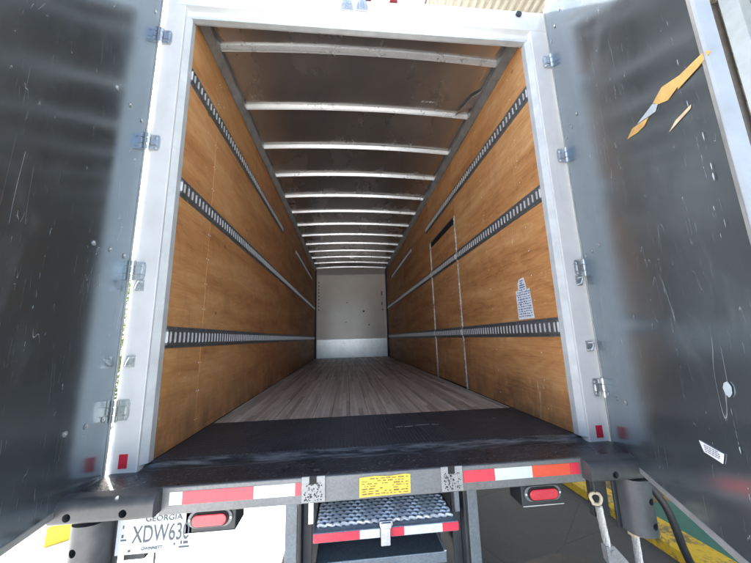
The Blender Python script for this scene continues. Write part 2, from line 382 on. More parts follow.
def text(name, body, size, mat, parent, loc, rot, depth=.0006, sx=1., width=None, align='CENTER'):
    c = bpy.data.curves.new('t', 'FONT'); c.body = body; c.size = size; c.align_x = align; c.align_y = 'CENTER'; c.extrude = depth; c.offset = 0
    t = bpy.data.objects.new('t', c); COL.objects.link(t); bpy.context.view_layer.update()
    me = bpy.data.meshes.new_from_object(t.evaluated_get(bpy.context.evaluated_depsgraph_get())); bpy.data.objects.remove(t); bpy.data.curves.remove(c)
    if width:
        xs = [v.co.x for v in me.vertices]; sx = width/(max(xs)-min(xs))
    for v in me.vertices: v.co.x *= sx
    me.materials.clear(); me.materials.append(M[mat]); o = bpy.data.objects.new(name, me); COL.objects.link(o)
    o.parent = parent; o.location = loc; o.rotation_euler = rot; return o
def cut(o, cutter):
    """carve real holes into o"""
    c = cutter.build('cutter', 'black'); md = o.modifiers.new('b', 'BOOLEAN'); md.object = c; md.operation = 'DIFFERENCE'; md.solver = 'EXACT'
    bpy.context.view_layer.update()
    me = bpy.data.meshes.new_from_object(o.evaluated_get(bpy.context.evaluated_depsgraph_get()))
    me.set_sharp_from_angle(angle=R(38)); o.modifiers.clear(); o.data = me; bpy.data.objects.remove(c)

# ------------------------------------------------------------------ the setting
GZ = -1.15
g = MB(); g.add([(-300, -300, GZ), (300, -300, GZ), (300, 300, GZ), (-300, 300, GZ)], [(0, 1, 2, 3)]); g.build('ground', 'lot', kind='structure')  # pale tone raised to bounce sunlight into the cargo box
g = MB(); g.add([(-.72, -1.0, GZ+.004), (2.40, -1.0, GZ+.004), (2.40, 14, GZ+.004), (-.72, 14, GZ+.004)], [(0, 1, 2, 3)]); g.build('shade_dark_lane', 'shade_asphalt', kind='structure')  # added dark strip: ground shade put into colour, edge near the shadow line
g = MB(); g.prism([(2.36, GZ-.1), (2.36, GZ+.085), (2.385, GZ+.11), (2.60, GZ+.11), (2.60, GZ-.1)], 'y', -9, 14); g.build('kerb', 'yellow', kind='structure')
g = MB(); g.box(2.603, 9, -9, 1.22, GZ-.1, GZ+.107); g.build('green_pavement', 'green', kind='structure')
g = MB(); g.box(2.603, 9, 1.223, 14, GZ-.1, GZ+.06); g.build('planting_bed', 'dirt', kind='structure')
# faint painted line and a deeper shadow painted as a dark patch on the asphalt below the tailgate
g = MB(); g.add([(1.02, .62, GZ+.008), (1.16, .80, GZ+.008), (1.5, .86, GZ+.008), (1.72, .80, GZ+.008), (1.66, .5, GZ+.008), (1.2, .42, GZ+.008)], [(0, 5, 4, 3, 2, 1)])
o = g.build('shadow_patch', 'shadow_tone', kind='structure')

# ------------------------------------------------------------------ the truck
TR = empty('box_truck', (0, 0, GZ)); tag(TR, 'white box truck seen from behind, rear doors open on an empty plywood-lined cargo box', 'truck')
T0 = TR
class _P:  # parts are laid out in box coordinates (floor level z = 0)
    pass
def part(mb, name, mats, bevel=0., **kw):
    o = mb.build(name, mats, TR, bevel, **kw); o.location = (0, 0, -GZ); return o
def sub(mb, name, mats, parent, bevel=0., **kw): return mb.build(name, mats, parent, bevel, **kw)
HW, LEN, HC = 1.22, 8.32, 2.95

# floor
fl = part(MB().box(-1.36, 1.36, .09, 8.4, -.14, -.032), 'floor', 'darksteel')
nb = 16; bw = 2*HW/nb
pm = MB().box(-bw/2+.0012, bw/2-.0012, .80, LEN, -.03, 0).mesh('plank', 'plank')
for i in range(nb):
    o = bpy.data.objects.new('plank', pm); COL.objects.link(o); o.parent = fl
    o.location = (-HW+bw*(i+.5), 0, random.uniform(-.0015, .0012))
    md = o.modifiers.new('bevel', 'BEVEL'); md.width = .0025; md.segments = 1
sub(MB().box(-1.22, 1.22, .085, .797, -.03, .003), 'threshold_plate', 'tread', fl, .003)
sub(MB().prism([(.083, .001), (.083, -.1), (.0, -.1), (.0, -.022), (.03, -.02), (.07, .001)], 'x', -1.245, 1.245), 'sill_strip', 'sill', fl)
# scuffs of white paint on the threshold plate
mk = MB()
for (x, y, l, t) in ((.16, .42, .05, .006), (.22, .41, .06, .007), (.3, .43, .10, .006), (.42, .425, .05, .005), (.1, .38, .03, .005), (.9, .5, .03, .004)):
    mk = MB(); a = random.uniform(-.08, .08); mk.add([(x, y, .0042), (x+l, y+a*l, .0042), (x+l, y+t+a*l, .0042), (x, y+t, .0042)], [(0, 1, 2, 3)]); sub(mk, 'paint_scuff', 'chalk', fl)

# cargo tracks
def track_mesh(L):
    """slotted steel logistic rail along +y, face towards +x, centred on z"""
    m = MB(); d0, d1, d2 = .0, .004, .014
    m.box(d0, d1, 0, L, .044, .0635); m.box(d0, d1, 0, L, -.0635, -.044)
    m.box(d0, .0025, 0, L, -.044, .044, 0)
    m.prism([(d0, .046), (d2-.003, .044), (d2, .041), (d2, .032), (d0, .032)], 'y', 0, L); m.prism([(d0, -.046), (d0, -.032), (d2, -.032), (d2, -.041), (d2-.003, -.044)], 'y', 0, L)
    k = int(L/.0508)
    for i in range(k+1):
        a, b = max(0, i*.0508-.0155), min(L, i*.0508+.0155)
        if b-a < .004: continue
        o = len(m.v)
        m.add([(d0, a, -.032), (d2, a, -.032), (d2, a, .032), (d0, a, .032), (d0, b, -.032), (d2, b, -.032), (d2, b, .032), (d0, b, .032)], [(1, 5, 6, 2)])
        m.f += [(o, o+1, o+2, o+3), (o+4, o+7, o+6, o+5)]; m.mi += [1, 1]; m.sm += [False, False]
        # rolled lip of the slot, bare zinc
        m.box(d2, d2+.0025, max(0, a-.003), a, -.027, .027, 1)
    for y in [.1+.4*j for j in range(int(L/.4))]:
        m.cyl((d1, y, .054), (1, 0, 0), .007, .004, 8); m.cyl((d1, y, -.054), (1, 0, 0), .007, .004, 8)
    return m
_tr = {}
def track(parent, side, y0, y1, z):
    L = round(y1-y0, 3)
    if L not in _tr: _tr[L] = track_mesh(L).mesh('cargo_track', ['trackface', 'zinc'])
    me = _tr[L]
    if side > 0:
        if (L, 1) not in _tr:
            m2 = me.copy(); m2.transform(Matrix.Scale(-1, 4, (1, 0, 0))); m2.flip_normals(); _tr[(L, 1)] = m2
        me = _tr[(L, 1)]
    o = bpy.data.objects.new('cargo_track', me); COL.objects.link(o); o.parent = parent; o.location = (side*HW, y0, z); return o

# left wall
wl = part(MB().box(-1.40, -1.36, .06, 8.42, -.14, 3.06), 'side_wall', 'white', label='left wall of the cargo box, unbroken plywood sheets')
def panel(parent, s, y0, y1, z0, z1, rec=0.):
    x0, x1 = (-HW-.014-rec, -HW-rec) if s < 0 else (HW+rec, HW+.014+rec)
    o = MB().box(x0, x1, y0+.0012, y1-.0012, z0, z1).build('plywood_sheet', 'ply', parent, .0015, 1)
    return o
ed = [.075, .52, 2.96, 5.40, 7.84, 8.32]
for a, b in zip(ed[:-1], ed[1:]): panel(wl, -1, a, b, .004, 2.93)
wood_back = MB().box(-1.30, -1.2345, .075, 8.36, -.03, 3.02); sub(wood_back, 'black_backing', 'black', wl)
track(wl, -1, .075, 8.30, .655); track(wl, -1, .075, 8.30, 1.602); track(wl, -1, .075, 3.1, 2.425); track(wl, -1, 4.4, 7.3, 2.425)
# screws along seams
sc_ = MB()
for y in (.505, .535, 2.945, 2.975):
    for i in range(15): sc_.cyl((-HW, y+random.uniform(-.003, .003), .1+i*.19), (1, 0, 0), .0045, .0015, 6)
sub(sc_, 'screw_heads', 'chalk', wl, kind='stuff')

# right wall with the flush side door
wr = part(MB().box(1.36, 1.40, .06, 8.42, -.14, 3.06), 'side_wall', 'white', label='right wall of the cargo box with a flush side door')
panel(wr, 1, .075, 1.735, .004, 2.93); panel(wr, 1, 1.735, 2.915, 2.145, 2.93)
for a, b in ((2.915, 5.3), (5.3, 7.7), (7.7, 8.32)): panel(wr, 1, a, b, .004, 2.93)
sub(MB().box(1.245, 1.30, .075, 8.36, -.03, 3.02), 'black_backing', 'black', wr)  # black sheet, paints the dark of the gap above the side door
dl = panel(wr, 1, 1.772, 2.878, .012, 2.045, .004); dl.name = 'side_door_leaf'; dl['label'] = 'plywood side door leaf set flush in the right wall'
for y0, y1 in ((1.738, 1.769), (2.881, 2.912)):
    m = MB(); m.box(HW-.004, HW+.012, y0, y1, .004, 2.14)
    for i in range(42):
        z = .03+i*.05; m.box(HW-.010, HW-.004, y0+.006, y1-.006, z, z+.026)
    sub(m, 'edge_trim', 'chain', wr, .001)
sub(MB().box(HW-.002, HW+.012, 1.772, 2.878, 2.128, 2.143), 'head_trim', 'trackface', wr)
for z in (.655, 1.602):
    track(wr, 1, .075, 1.735, z); track(wr, 1, 1.775, 2.875, z); track(wr, 1, 2.915, 8.30, z)
track(wr, 1, .075, 3.1, 2.425); track(wr, 1, 4.3, 7.1, 2.425)
sc_ = MB()
for y in (.30, .96, 3.6, 5.285, 5.315):
    for i in range(15): sc_.cyl((HW, y+random.uniform(-.004, .004), .1+i*.19), (-1, 0, 0), .0042, .0015, 6)
sub(sc_, 'screw_heads', 'chalk', wr, kind='stuff')
# paper notice, bottle-shaped outline, printed all over
xs = HW-.0015
m = MB(); m.prism([(.325, .730), (.535, .728), (.535, .958), (.497, .965), (.495, 1.02), (.468, 1.05), (.405, 1.055), (.390, 1.0), (.385, .955), (.345, .960)], 'x', xs, xs+.001)
no = sub(m, 'paper_notice', 'paper', wr, label='torn white printed notice stuck to the plywood')
m = MB()
for r in range(14):
    z = .748+r*.019; y = .345
    lo, hi = (.345, .525) if z < .95 else (.40, .485)
    y = lo
    while y < hi-.012:
        l = random.uniform(.008, .03); m.box(xs-.0008, xs-.0002, y, min(hi, y+l), z+random.uniform(-.003, .003), z+random.uniform(.006, .011)); y += l+random.uniform(.004, .014)
for r in range(4): m.box(xs-.0008, xs-.0002, .41+random.uniform(0, .02), .45+random.uniform(0, .03), .975+r*.018, .984+r*.018)
sub(m, 'notice_print', 'blueink', wr)

# roof
def crown(x): return .045*(1-(x/1.22)**2)
m = MB(); nx = 14
for z, fl_ in ((2.985, 0), (3.06, 1)):
    o0 = len(m.v)
    for i in range(nx+1):
        x = -1.36+2.72*i/nx; m.v += [(x, .06, z+crown(min(1.22, max(-1.22, x)))), (x, 8.42, z+crown(min(1.22, max(-1.22, x))))]
    for i in range(nx): m.f.append((o0+2*i, o0+2*i+1, o0+2*i+3, o0+2*i+2)); m.mi.append(fl_); m.sm.append(True)
rf = part(m, 'roof', ['roof', 'white'])
for s in (-1, 1):
    m = MB(); m.prism([(s*1.219, 2.875), (s*1.208, 2.875), (s*1.166, 2.935), (s*1.166, 2.985), (s*1.234, 2.99), (s*1.234, 2.934), (s*1.219, 2.934)], 'y', .075, 8.33); sub(m, 'cove_trim', 'alu_dark', rf)
def bow():
    m = MB(); n_ = 20
    pr = [(-.030, .036), (-.020, .036), (-.0125, .006), (-.010, 0), (-.003, 0), (-.0015, .0025), (.0015, .0025), (.003, 0), (.010, 0), (.0125, .006), (.020, .036), (.030, .036)]
    for i in range(n_+1):
        x = -1.185+2.37*i/n_
        for (y, z) in pr: m.v.append((x, y, 2.948+z+crown(x)))
    k = len(pr)
    for i in range(n_):
        for j in range(k-1): m.f.append((i*k+j, i*k+j+1, (i+1)*k+j+1, (i+1)*k+j)); m.mi.append(0); m.sm.append(False)
    return m.mesh('roof_bow', 'bow')
bm_ = bow()
for k in range(13):
    o = bpy.data.objects.new('roof_bow', bm_); COL.objects.link(o); o.parent = rf; o.location = (random.uniform(-.004, .004), .355+.655*k+random.uniform(-.01, .01), random.uniform(-.004, .003)); o.rotation_euler = (0, random.uniform(-.002, .002), random.uniform(-.004, .004))
sub(MB().box(-.06, .08, 6.88, 6.95, 2.955, 2.995), 'splice_plate', 'zinc', rf)
# chalk scribble on the roof sheet
pts = [(.66+.016*i, .86+(.016 if i % 2 else -.014)*random.uniform(.5, 1.2), 2.983+crown(.7)) for i in range(15)]
m = MB(); m.tube(pts, .0022, 5); m.tube([(.62, .87, pts[0][2]), (.64, .85, pts[0][2]), (.655, .875, pts[0][2])], .0022, 5); sub(m, 'chalk_scribble', 'chalk', rf)
# gusset patch by the right cove
sub(MB().prism([(1.02, .98), (1.17, .84), (1.17, .64), (1.10, .72)], 'z', 2.966, 2.972), 'roof_patch', 'alu_dark', rf)

# front wall
fw = part(MB().box(-1.40, 1.40, 8.36, 8.42, -.14, 3.05), 'front_wall', 'white')
sub(MB().box(-1.15, 1.165, LEN, LEN+.012, .60, 2.74), 'front_panel', 'front', fw)
sub(MB().box(-1.15, 1.165, LEN-.008, LEN+.012, .004, .597), 'kick_plate', 'kick', fw, .002)
sub(MB().prism([(LEN-.02, 2.76), (LEN-.16, 2.93), (LEN-.13, 2.95), (LEN+.03, 2.95), (LEN+.03, 2.745), (LEN-.02, 2.745)], 'x', -1.13, 1.15), 'top_trim', 'zinc', fw)
for s in (-1, 1): sub(MB().box(*sorted((s*1.168, s*1.228)), LEN-.05, LEN+.03, .004, 2.94), 'corner_post', 'darksteel', fw, .004)
for s in (-1.13, 1.145): sub(MB().box(s-.018, s+.018, LEN-.012, LEN-.001, .6, 2.735), 'edge_strip', 'zinc', fw)
m = MB()
for i in range(9): sub(MB().box(-1.105, -1.075, LEN-.004, LEN-.0005, 1.55+i*.115, 1.59+i*.115), 'wall_slot', 'black', fw)
for (x, z, a, b) in ((1.03, 2.1, .03, .14), (1.03, 1.75, .03, .1), (1.05, 1.55, .03, .05), (.4, 1.5, .06, .05), (.57, 1.05, .04, .04), (-.15, 1.8, .05, .02), (-.2, 1.15, .06, .015)): sub(MB().box(x-a/2, x+a/2, LEN-.004, LEN-.0005, z-b/2, z+b/2), 'wall_scar', 'black', fw)

# rear frame: header + posts
rh = part(MB().prism([(-.012, 2.905), (-.012, 3.075), (.0, 3.085), (.085, 3.085), (.085, 2.852), (.028, 2.852), (.02, 2.862), (.02, 2.89)], 'x', -1.385, 1.385), 'header', 'white', .003)
sub(MB().box(-1.246, 1.246, .022, .06, 2.835, 2.851), 'header_lip', 'white_lip', rh)
for (x, z) in ((-.147, 2.997), (-.037, 3.004)):
    m = MB(); m.prism([(x-.042, z-.045), (x+.042, z-.045), (x+.042, z-.01), (x+.026, z+.055), (x-.026, z+.055), (x-.042, z-.01)], 'y', -.022, -.012)
    m.box(x-.024, x-.012, -.058, -.022, z-.03, z+.03); m.box(x+.012, x+.024, -.058, -.022, z-.03, z+.03); m.cyl((x, -.022, z-.033), (0, -1, 0), .008, .006, 8)
    sub(m, 'lock_keeper', 'galv', rh, .001)
for x in (-.205, .001, .196): sub(MB().box(x-.03, x+.03, -.03, -.0125, 3.058, 3.074), 'marker_lamp', 'lamp_dark', rh, .004)
sub(MB().cyl((1.17, -.014, 3.04), (0, -1, 0), .022, .014, 12), 'header_bolt', 'darksteel', rh)
def hinge_mesh():
    m = MB(); m.prism([(-.03, -.05), (.026, -.05), (.034, -.03), (.034, .03), (.026, .05), (-.03, .05)], 'y', -.010, 0)
    m.cyl((-.028, -.018, -.055), (0, 0, 1), .0125, .032); m.cyl((-.028, -.018, -.018), (0, 0, 1), .0125, .036); m.cyl((-.028, -.018, .023), (0, 0, 1), .0125, .032)
    for z in (-.034, .034): m.cyl((.012, -.010, z), (0, -1, 0), .010, .007, 6)
    m.box(-.012, .02, -.018, -.010, -.02, .02)
    return m
hm = hinge_mesh().mesh('hinge', 'galv'); hmm = hm.copy(); hmm.transform(Matrix.Scale(-1, 4, (1, 0, 0))); hmm.flip_normals()
def hook_mesh():
    m = MB(); m.box(-.022, .022, -.006, 0, -.03, .03); m.tube([(-.01, -.006, -.022), (-.01, -.03, -.02), (0, -.036, 0), (.008, -.03, .02), (.008, -.006, .022)], .006, 8); return m
hk = hook_mesh().mesh('door_hook', 'galv')
for s in (-1, 1):
    # post: white outer face, stepped grey inner lip
    po = part(MB().box(*sorted((s*1.248, s*1.385)), -.012, .085, -.05, 2.903), 'post', 'white', .004, label=('left' if s < 0 else 'right')+' upright of the rear door frame')
    sub(MB().prism([(s*1.2465, .0), (s*1.2185, .03), (s*1.2185, .073), (s*1.2465, .083)], 'z', .004, 2.834), 'inner_lip', 'white_lip', po)
    for z in (2.62, 1.84, 1.03, .283):
        o = bpy.data.objects.new('hinge', hm if s < 0 else hmm); COL.objects.link(o); o.parent = po; o.location = (s*1.345, -.012, z)
    o = bpy.data.objects.new('door_hook', hk); COL.objects.link(o); o.parent = po; o.location = (s*1.335, -.012, .53)
    o = bpy.data.objects.new('door_hook', hk); COL.objects.link(o); o.parent = po; o.location = (s*1.332, -.012, .945)
    sub(MB().box(*sorted((s*1.295, s*1.337)), -.0145, -.0125, .0, .068), 'red_reflector', 'red', po, .0005)

# doors
DW, DZ0, DZ1 = 1.296, -.06, 3.085
def door(s, hx, ang):
    """local x runs from the hinge to the free edge, local y = i points to the lined inner face"""
    i = 1 if s < 0 else -1
    def yb(a, b): return sorted((i*a, i*b))
    dd = MB().box(0.012, DW-.012, *yb(-.026, -.004), DZ0+.03, DZ1-.004).build('door', 'white', TR, .003)
    dd['label'] = ('left' if s < 0 else 'right')+' rear door swung open, dark scuffed metal inside'
    dd.location = (hx, -.03, -GZ); dd.rotation_euler = (0, 0, R(ang))
    # liner sheet with slight oil-canning, real relief
    m = MB(); nx_, nz = 40, 90; x0, x1, z0, z1 = .010, 1.268, DZ0+.028, DZ1-.01; rs = random.Random(3 if s < 0 else 9)
    ph = [rs.uniform(0, 6.28) for _ in range(6)]
    for a in range(nz+1):
        for b in range(nx_+1):
            u, v_ = b/nx_, a/nz; x = x0+(x1-x0)*u; z = z0+(z1-z0)*v_
            d = .0006*math.sin(2*math.pi*z/.83+ph[0]+.8*math.sin(2.1*x+ph[1]))*math.sin(math.pi*u)**.5 + .0002*math.sin(2*math.pi*z/.41+ph[2]+x*1.4) + .0004*math.sin(2*math.pi*x/.62+ph[3]+.6*z)
            d *= min(1, u*12)*min(1, (1-u)*12)
            if v_ < .08: d *= v_/.08
            m.v.append((x, i*d, z))
    for a in range(nz):
        for b in range(nx_):
            q = a*(nx_+1)+b; f_ = (q, q+1, q+nx_+2, q+nx_+1); m.f.append(f_); m.mi.append(0); m.sm.append(True)
    li = m.build('inner_liner', 'liner', dd)
    # frame rails round the edge
    MB().box(0, DW, *yb(-.03, .002), DZ0, DZ0+.0275).build('bottom_rail', 'railgrey', dd, .003)
    MB().box(1.2695, 1.2835, *yb(-.003, .003), DZ0+.0285, DZ1).build('edge_rail', 'railgrey', dd, .002)
    MB().prism([(1.285, i*-.030), (1.285, i*.005), (1.287, i*.007), (1.291, i*.007), (1.296, i*.001), (1.296, i*-.030)], 'z', DZ0+.0285, DZ1).build('edge_cap', 'railpale', dd, .002)
    MB().box(-.004, .0095, *yb(-.03, .004), DZ0+.0285, DZ1).build('hinge_rail', 'railgrey', dd, .002)
    # carriage bolts of the strap hinges, in dimpled sheet
    bm2 = MB()
    bm2.cyl((0, 0, 0), (0, i, 0), .0125, .002, 12); bm2.cyl((0, i*.002, 0), (0, i, 0), .009, .004, 12, r2=.004)
    bme = bm2.mesh('hinge_bolt', 'galv')
    for z in (2.72, 1.93, 1.095, .257):
        for x in (.066, .186, .308):
            o = bpy.data.objects.new('hinge_bolt', bme); COL.objects.link(o); o.parent = dd; o.location = (x, i*.0015, z+random.uniform(-.004, .004))
    # straps on the outside
    for z in (2.72, 1.93, 1.095, .257): MB().box(-.03, .36, *yb(-.034, -.0265), z-.035, z+.035).build('hinge_strap', 'galv', dd, .002)
    # outer lock rods
    for x in (1.05,): MB().cyl((x, i*-.055, DZ0), (0, 0, 1), .014, DZ1-DZ0, 12).build('lock_rod', 'galv', dd)
    # rubbed-off dabs of old sealant running down the sheet
    def dabs(x, z0, z1, wmax, seed, lean=0., dens=.5):
        rd = random.Random(seed); m = MB(); z = z0
        while z > z1:
            l = rd.uniform(.004, .03)
            if rd.random() < dens*.6:
                w_ = .7*wmax*rd.random()**2+.0005; xx = x+lean*(z0-z)+rd.gauss(0, .0012)
                m.add([(xx-w_*.5, i*.003, z-l*.3), (xx, i*.003, z-l), (xx+w_*.5, i*.003, z-l*.6), (xx+w_*.4, i*.003, z-l*.1), (xx, i*.003, z)], [(0, 1, 2, 3, 4)])
            z -= l*rd.uniform(.5, 1.4)
        m.build('sealant_dabs', 'tapeblue', dd, kind='stuff')
    if s > 0:
        dabs(1.068, .43, .16, .007, 1, -.02, .75); dabs(1.185, 1.62, .85, .004, 2, 0, .6); dabs(1.21, 1.5, .9, .010, 5, 0, .35); dabs(.86, 1.24, .45, .003, 3, 0, .6); dabs(.95, .36, .25, .004, 4, 0, .6)
        MB().prism([(1.060, .432), (1.072, .424), (1.085, .436), (1.088, .455), (1.078, .468), (1.064, .462), (1.056, .448)], 'y', -.0042, -.002).build('sealant_blob', 'tapeblue', dd)
    else:
        dabs(.55, 1.1, .55, .003, 6, .05, .5); dabs(.42, 1.62, 1.3, .006, 7, .02, .3)
    return dd
DL = door(-1, -1.387, -83.0)
DR = door(1, 1.372, -115.3)
# torn adhesive strips and a sticker on the right door (local x along door, inner face at -y)
def strip(name, mat, pts, y=-.0018):
    return MB().prism(pts, 'y', y-.0012, y).build(name, mat, DR)
strip('torn_tape', 'masking', [(.815, 1.418), (.865, 1.432), (.905, 1.421), (.985, 1.395), (.95, 1.385), (.90, 1.392)])
strip('torn_tape', 'tapeblue', [(.908, 1.424), (1.025, 1.420), (1.05, 1.398), (1.03, 1.384), (.99, 1.396)], -.0017)
strip('torn_tape', 'masking', [(1.027, 1.421), (1.09, 1.432), (1.19, 1.392), (1.165, 1.372), (1.105, 1.368), (1.052, 1.396)])
strip('torn_tape', 'masking', [(1.185, 1.394), (1.29, 1.372), (1.31, 1.352), (1.255, 1.352), (1.16, 1.362), (1.168, 1.374)], -.0031)
strip('torn_tape', 'tapepale', [(1.075, 1.270), (1.12, 1.283), (1.195, 1.279), (1.19, 1.270), (1.12, 1.270)])
stk = strip('white_sticker', 'paper', [(.880, .253), (.992, .248), (.978, .216), (.895, .222), (.888, .235)])
m = MB()
for r in range(4):
    x = .903
    while x < .965: l = random.uniform(.006, .018); m.box(x, min(.972, x+l), -.0036, -.0031, .226+r*.006, .2285+r*.006); x += l+.004
m.build('sticker_print', 'ink_grey', DR)

# ------------------------------------------------------------------ rear bumper and liftgate
BY = -.25
pl = part(MB().box(-1.37, 1.37, BY, -.003, -.05, -.021), 'tail_plate', 'grit', .003)
bp = part(MB().box(-.985, .99, BY-.022, BY-.002, -.105, .002), 'bumper', 'bumper', .004)
yf = BY-.0235
def tp(mat, x0, x1, z0=-.068, z1=-.017):
    sub(MB().add([(x0, yf, z0+random.uniform(-.001, .001)), (x1, yf, z0), (x1, yf, z1), (x0, yf, z1+random.uniform(-.001, .001)), (x0, yf+.001, z0), (x1, yf+.001, z0), (x1, yf+.001, z1), (x0, yf+.001, z1)],
        [(0, 1, 2, 3), (4, 7, 6, 5), (0, 4, 5, 1), (3, 2, 6, 7), (0, 3, 7, 4), (1, 5, 6, 2)]), 'reflective_tape', mat, bp)
for mat, a, b in (('silver', -.945, -.892), ('red', -.891, -.593), ('silver', -.592, -.412), ('red', -.411, -.386), ('red', .372, .527), ('silver', .528, .718), ('orange', .719, .915), ('red', .916, .965)): tp(mat, a, b)
for x0 in (-.382, .262):
    m = MB(); m.box(x0, x0+.105, yf-.006, yf+.0015, -.098, .008)
    ob = sub(m, 'lift_bracket', 'bracket', bp, .002)
    m = MB()
    for k in range(70):
        x, z = x0+.012+random.random()*.08, -.09+random.random()*.07; r = random.uniform(.0018, .0036); m.cyl((x, yf-.006, z), (0, -1, 0), r, .0012, 6)
    sub(m, 'bracket_pitting', 'darksteel', bp, kind='stuff')
    sub(MB().box(x0+.034, x0+.066, yf-.0085, yf-.0062, -.022, .0095), 'bracket_notch', 'black', bp)
cl = sub(MB().add([(-.124, yf-.001, -.096), (.114, yf-.001, -.092), (.116, yf-.001, -.012), (.09, yf-.001, -.009), (.02, yf-.001, -.014), (-.05, yf-.001, -.010), (-.122, yf-.001, -.014)], [(0, 1, 2, 3, 4, 5, 6)]), 'caution_label', 'yellow_label', bp, label='torn yellow caution label with faded print')
m = MB()
for r in range(7):
    x = -.112; z = -.086+r*.0105
    while x < .1:
        l = random.uniform(.006, .03)
        if random.random() < .78: m.box(x, min(.104, x+l), yf-.0022, yf-.0014, z+random.uniform(-.001, .001), z+random.uniform(.003, .0055))
        x += l+random.uniform(.003, .012)
sub(m, 'label_print', 'ink_brown', bp)

# rubber corner bumpers with real bolt holes
def dprofile(w0, w1, d, n_=8, r0=.022, r1=.05):
    """flat back at 0, flat face at -d with a small radius at w0 and a larger one at w1"""
    out = [(0, w0)]
    for k in range(n_+1):
        a = math.pi/2*k/n_; out.append((-(d-r0)-r0*math.sin(a), w0+r0*(1-math.cos(a))))
    for k in range(n_+1):
        a = math.pi/2*k/n_; out.append((-(d-r1)-r1*math.cos(a), w1-r1*(1-math.sin(a))))
    out.append((0, w1)); return out
for s in (-1, 1):
    m = MB(); m.prism([(BY-.002+u, v_) for u, v_ in dprofile(-.086, .000, .082, r0=.014, r1=.036)], 'x', *sorted((s*.975, s*1.37)), sm=True)
    ob = part(m, 'corner_bumper', 'rubber', label=('left' if s < 0 else 'right')+' horizontal rubber dock bumper')
    c = MB()
    for x in ((1.30, 1.09) if s < 0 else (1.10, 1.30)): c.cyl((s*x, BY-.2, -.058), (0, 1, 0), .0155, .15, 16)
    cut(ob, c)
    m = MB(); m.prism([(s*1.302-s*v_, BY+.008+u) for u, v_ in dprofile(0, .13, .095, r0=.055, r1=.055)], 'z', -.56 if s < 0 else -.335, -.094, sm=True)
    ob = part(m, 'corner_bumper', 'rubber', label=('left' if s < 0 else 'right')+' upright rubber dock bumper')
    c = MB()
    for z in ((-.185, -.42) if s < 0 else (-.185, -.29)): c.cyl((s*1.26, BY-.2, z), (0, 1, 0), .0155, .16, 16)
    cut(ob, c)
    part(MB().box(*sorted((s*1.155, s*1.31)), BY+.012, BY+.024, -.60 if s < 0 else -.34, -.052), 'bumper_backplate', 'darksteel', .003)
    part(MB().box(*sorted((s*1.06, s*1.148)), BY+.045, BY+.075, -.30, -.052), 'frame_gusset', 'darksteel', .003)

# lamp boxes
for cx, cz in ((-.778, -.142), (.772, -.15)):
    m = MB(); m.box(cx-.107, cx+.107, BY+.004, BY+.12, cz-.056, cz+.034); 
    lb = part(m, 'lamp_box', 'darksteel', .004)
    def oval(hx, hz, n_=12):
        return [(cx+(hx-hz)+hz*math.cos(a), cz+hz*math.sin(a)) for a in [(-math.pi/2+math.pi*k/n_) for k in range(n_+1)]] + [(cx-(hx-hz)+hz*math.cos(a), cz+hz*math.sin(a)) for a in [(math.pi/2+math.pi*k/n_) for k in range(n_+1)]]
    sub(MB().prism(oval(.094, .0335), 'y', BY-.002, BY+.003), 'lamp_flange', 'bumper', lb, .001)
    sub(MB().prism(oval(.080, .0295), 'y', BY-.008, BY-.0025), 'lamp_grommet', 'black', lb, .002)
    sub(MB().prism(oval(.073, .0235), 'y', BY-.016, BY-.0085), 'lamp_lens', 'lens', lb, .005, )
    for s in (-1, 1): sub(MB().cyl((cx+s*.087, BY-.002, cz), (0, -1, 0), .005, .003, 8), 'lamp_screw', 'zinc', lb)
    sub(MB().box(cx-.105, cx+.105, BY+.001, BY+.0035, cz-.0555, cz-.052), 'worn_edge', 'alu', lb)

# licence plate
LPX, LPZ = -1.007, -.180; ly = BY+.004
lp = part(MB().prism([(LPX-.152, LPZ-.076), (LPX+.152, LPZ-.076), (LPX+.152, LPZ+.076), (LPX-.152, LPZ+.076)], 'y', ly, ly+.002), 'license_plate', 'plate', .001)
RX = (R(90), 0, 0)
text('plate_number', 'XDW630', .092, 'ink_grey', lp, (LPX+.028, ly-.001, LPZ-.006), RX, width=.232)
text('plate_state', 'GEORGIA', .030, 'ink_grey', lp, (LPX+.035, ly-.001, LPZ+.053), RX, width=.15)
text('plate_county', 'GWINNETT', .016, 'ink_grey', lp, (LPX-.005, ly-.001, LPZ-.058), RX, width=.085)
m = MB()
for (x, z, a, b) in ((-.127, .03, .005, .012), (-.127, -.005, .008, .012), (-.122, -.02, .022, .006), (-.095, -.062, .01, .008), (.085, -.05, .006, .008)): m.box(LPX+x-a/2, LPX+x+a/2, ly-.0014, ly-.0004, LPZ+z-b/2, LPZ+z+b/2)
m.box(LPX+.104, LPX+.146, ly-.0014, ly-.0004, LPZ-.066, LPZ-.060); m.box(LPX+.110, LPX+.116, ly-.0014, ly-.0004, LPZ-.052, LPZ-.04); m.box(LPX+.122, LPX+.14, ly-.0014, ly-.0004, LPZ-.052, LPZ-.042)
sub(m, 'plate_marks', 'ink_grey', lp, kind='stuff')
part(MB().box(-1.02, -1.006, BY+.012, BY+.03, -.5, -.258), 'plate_wire', 'rope')

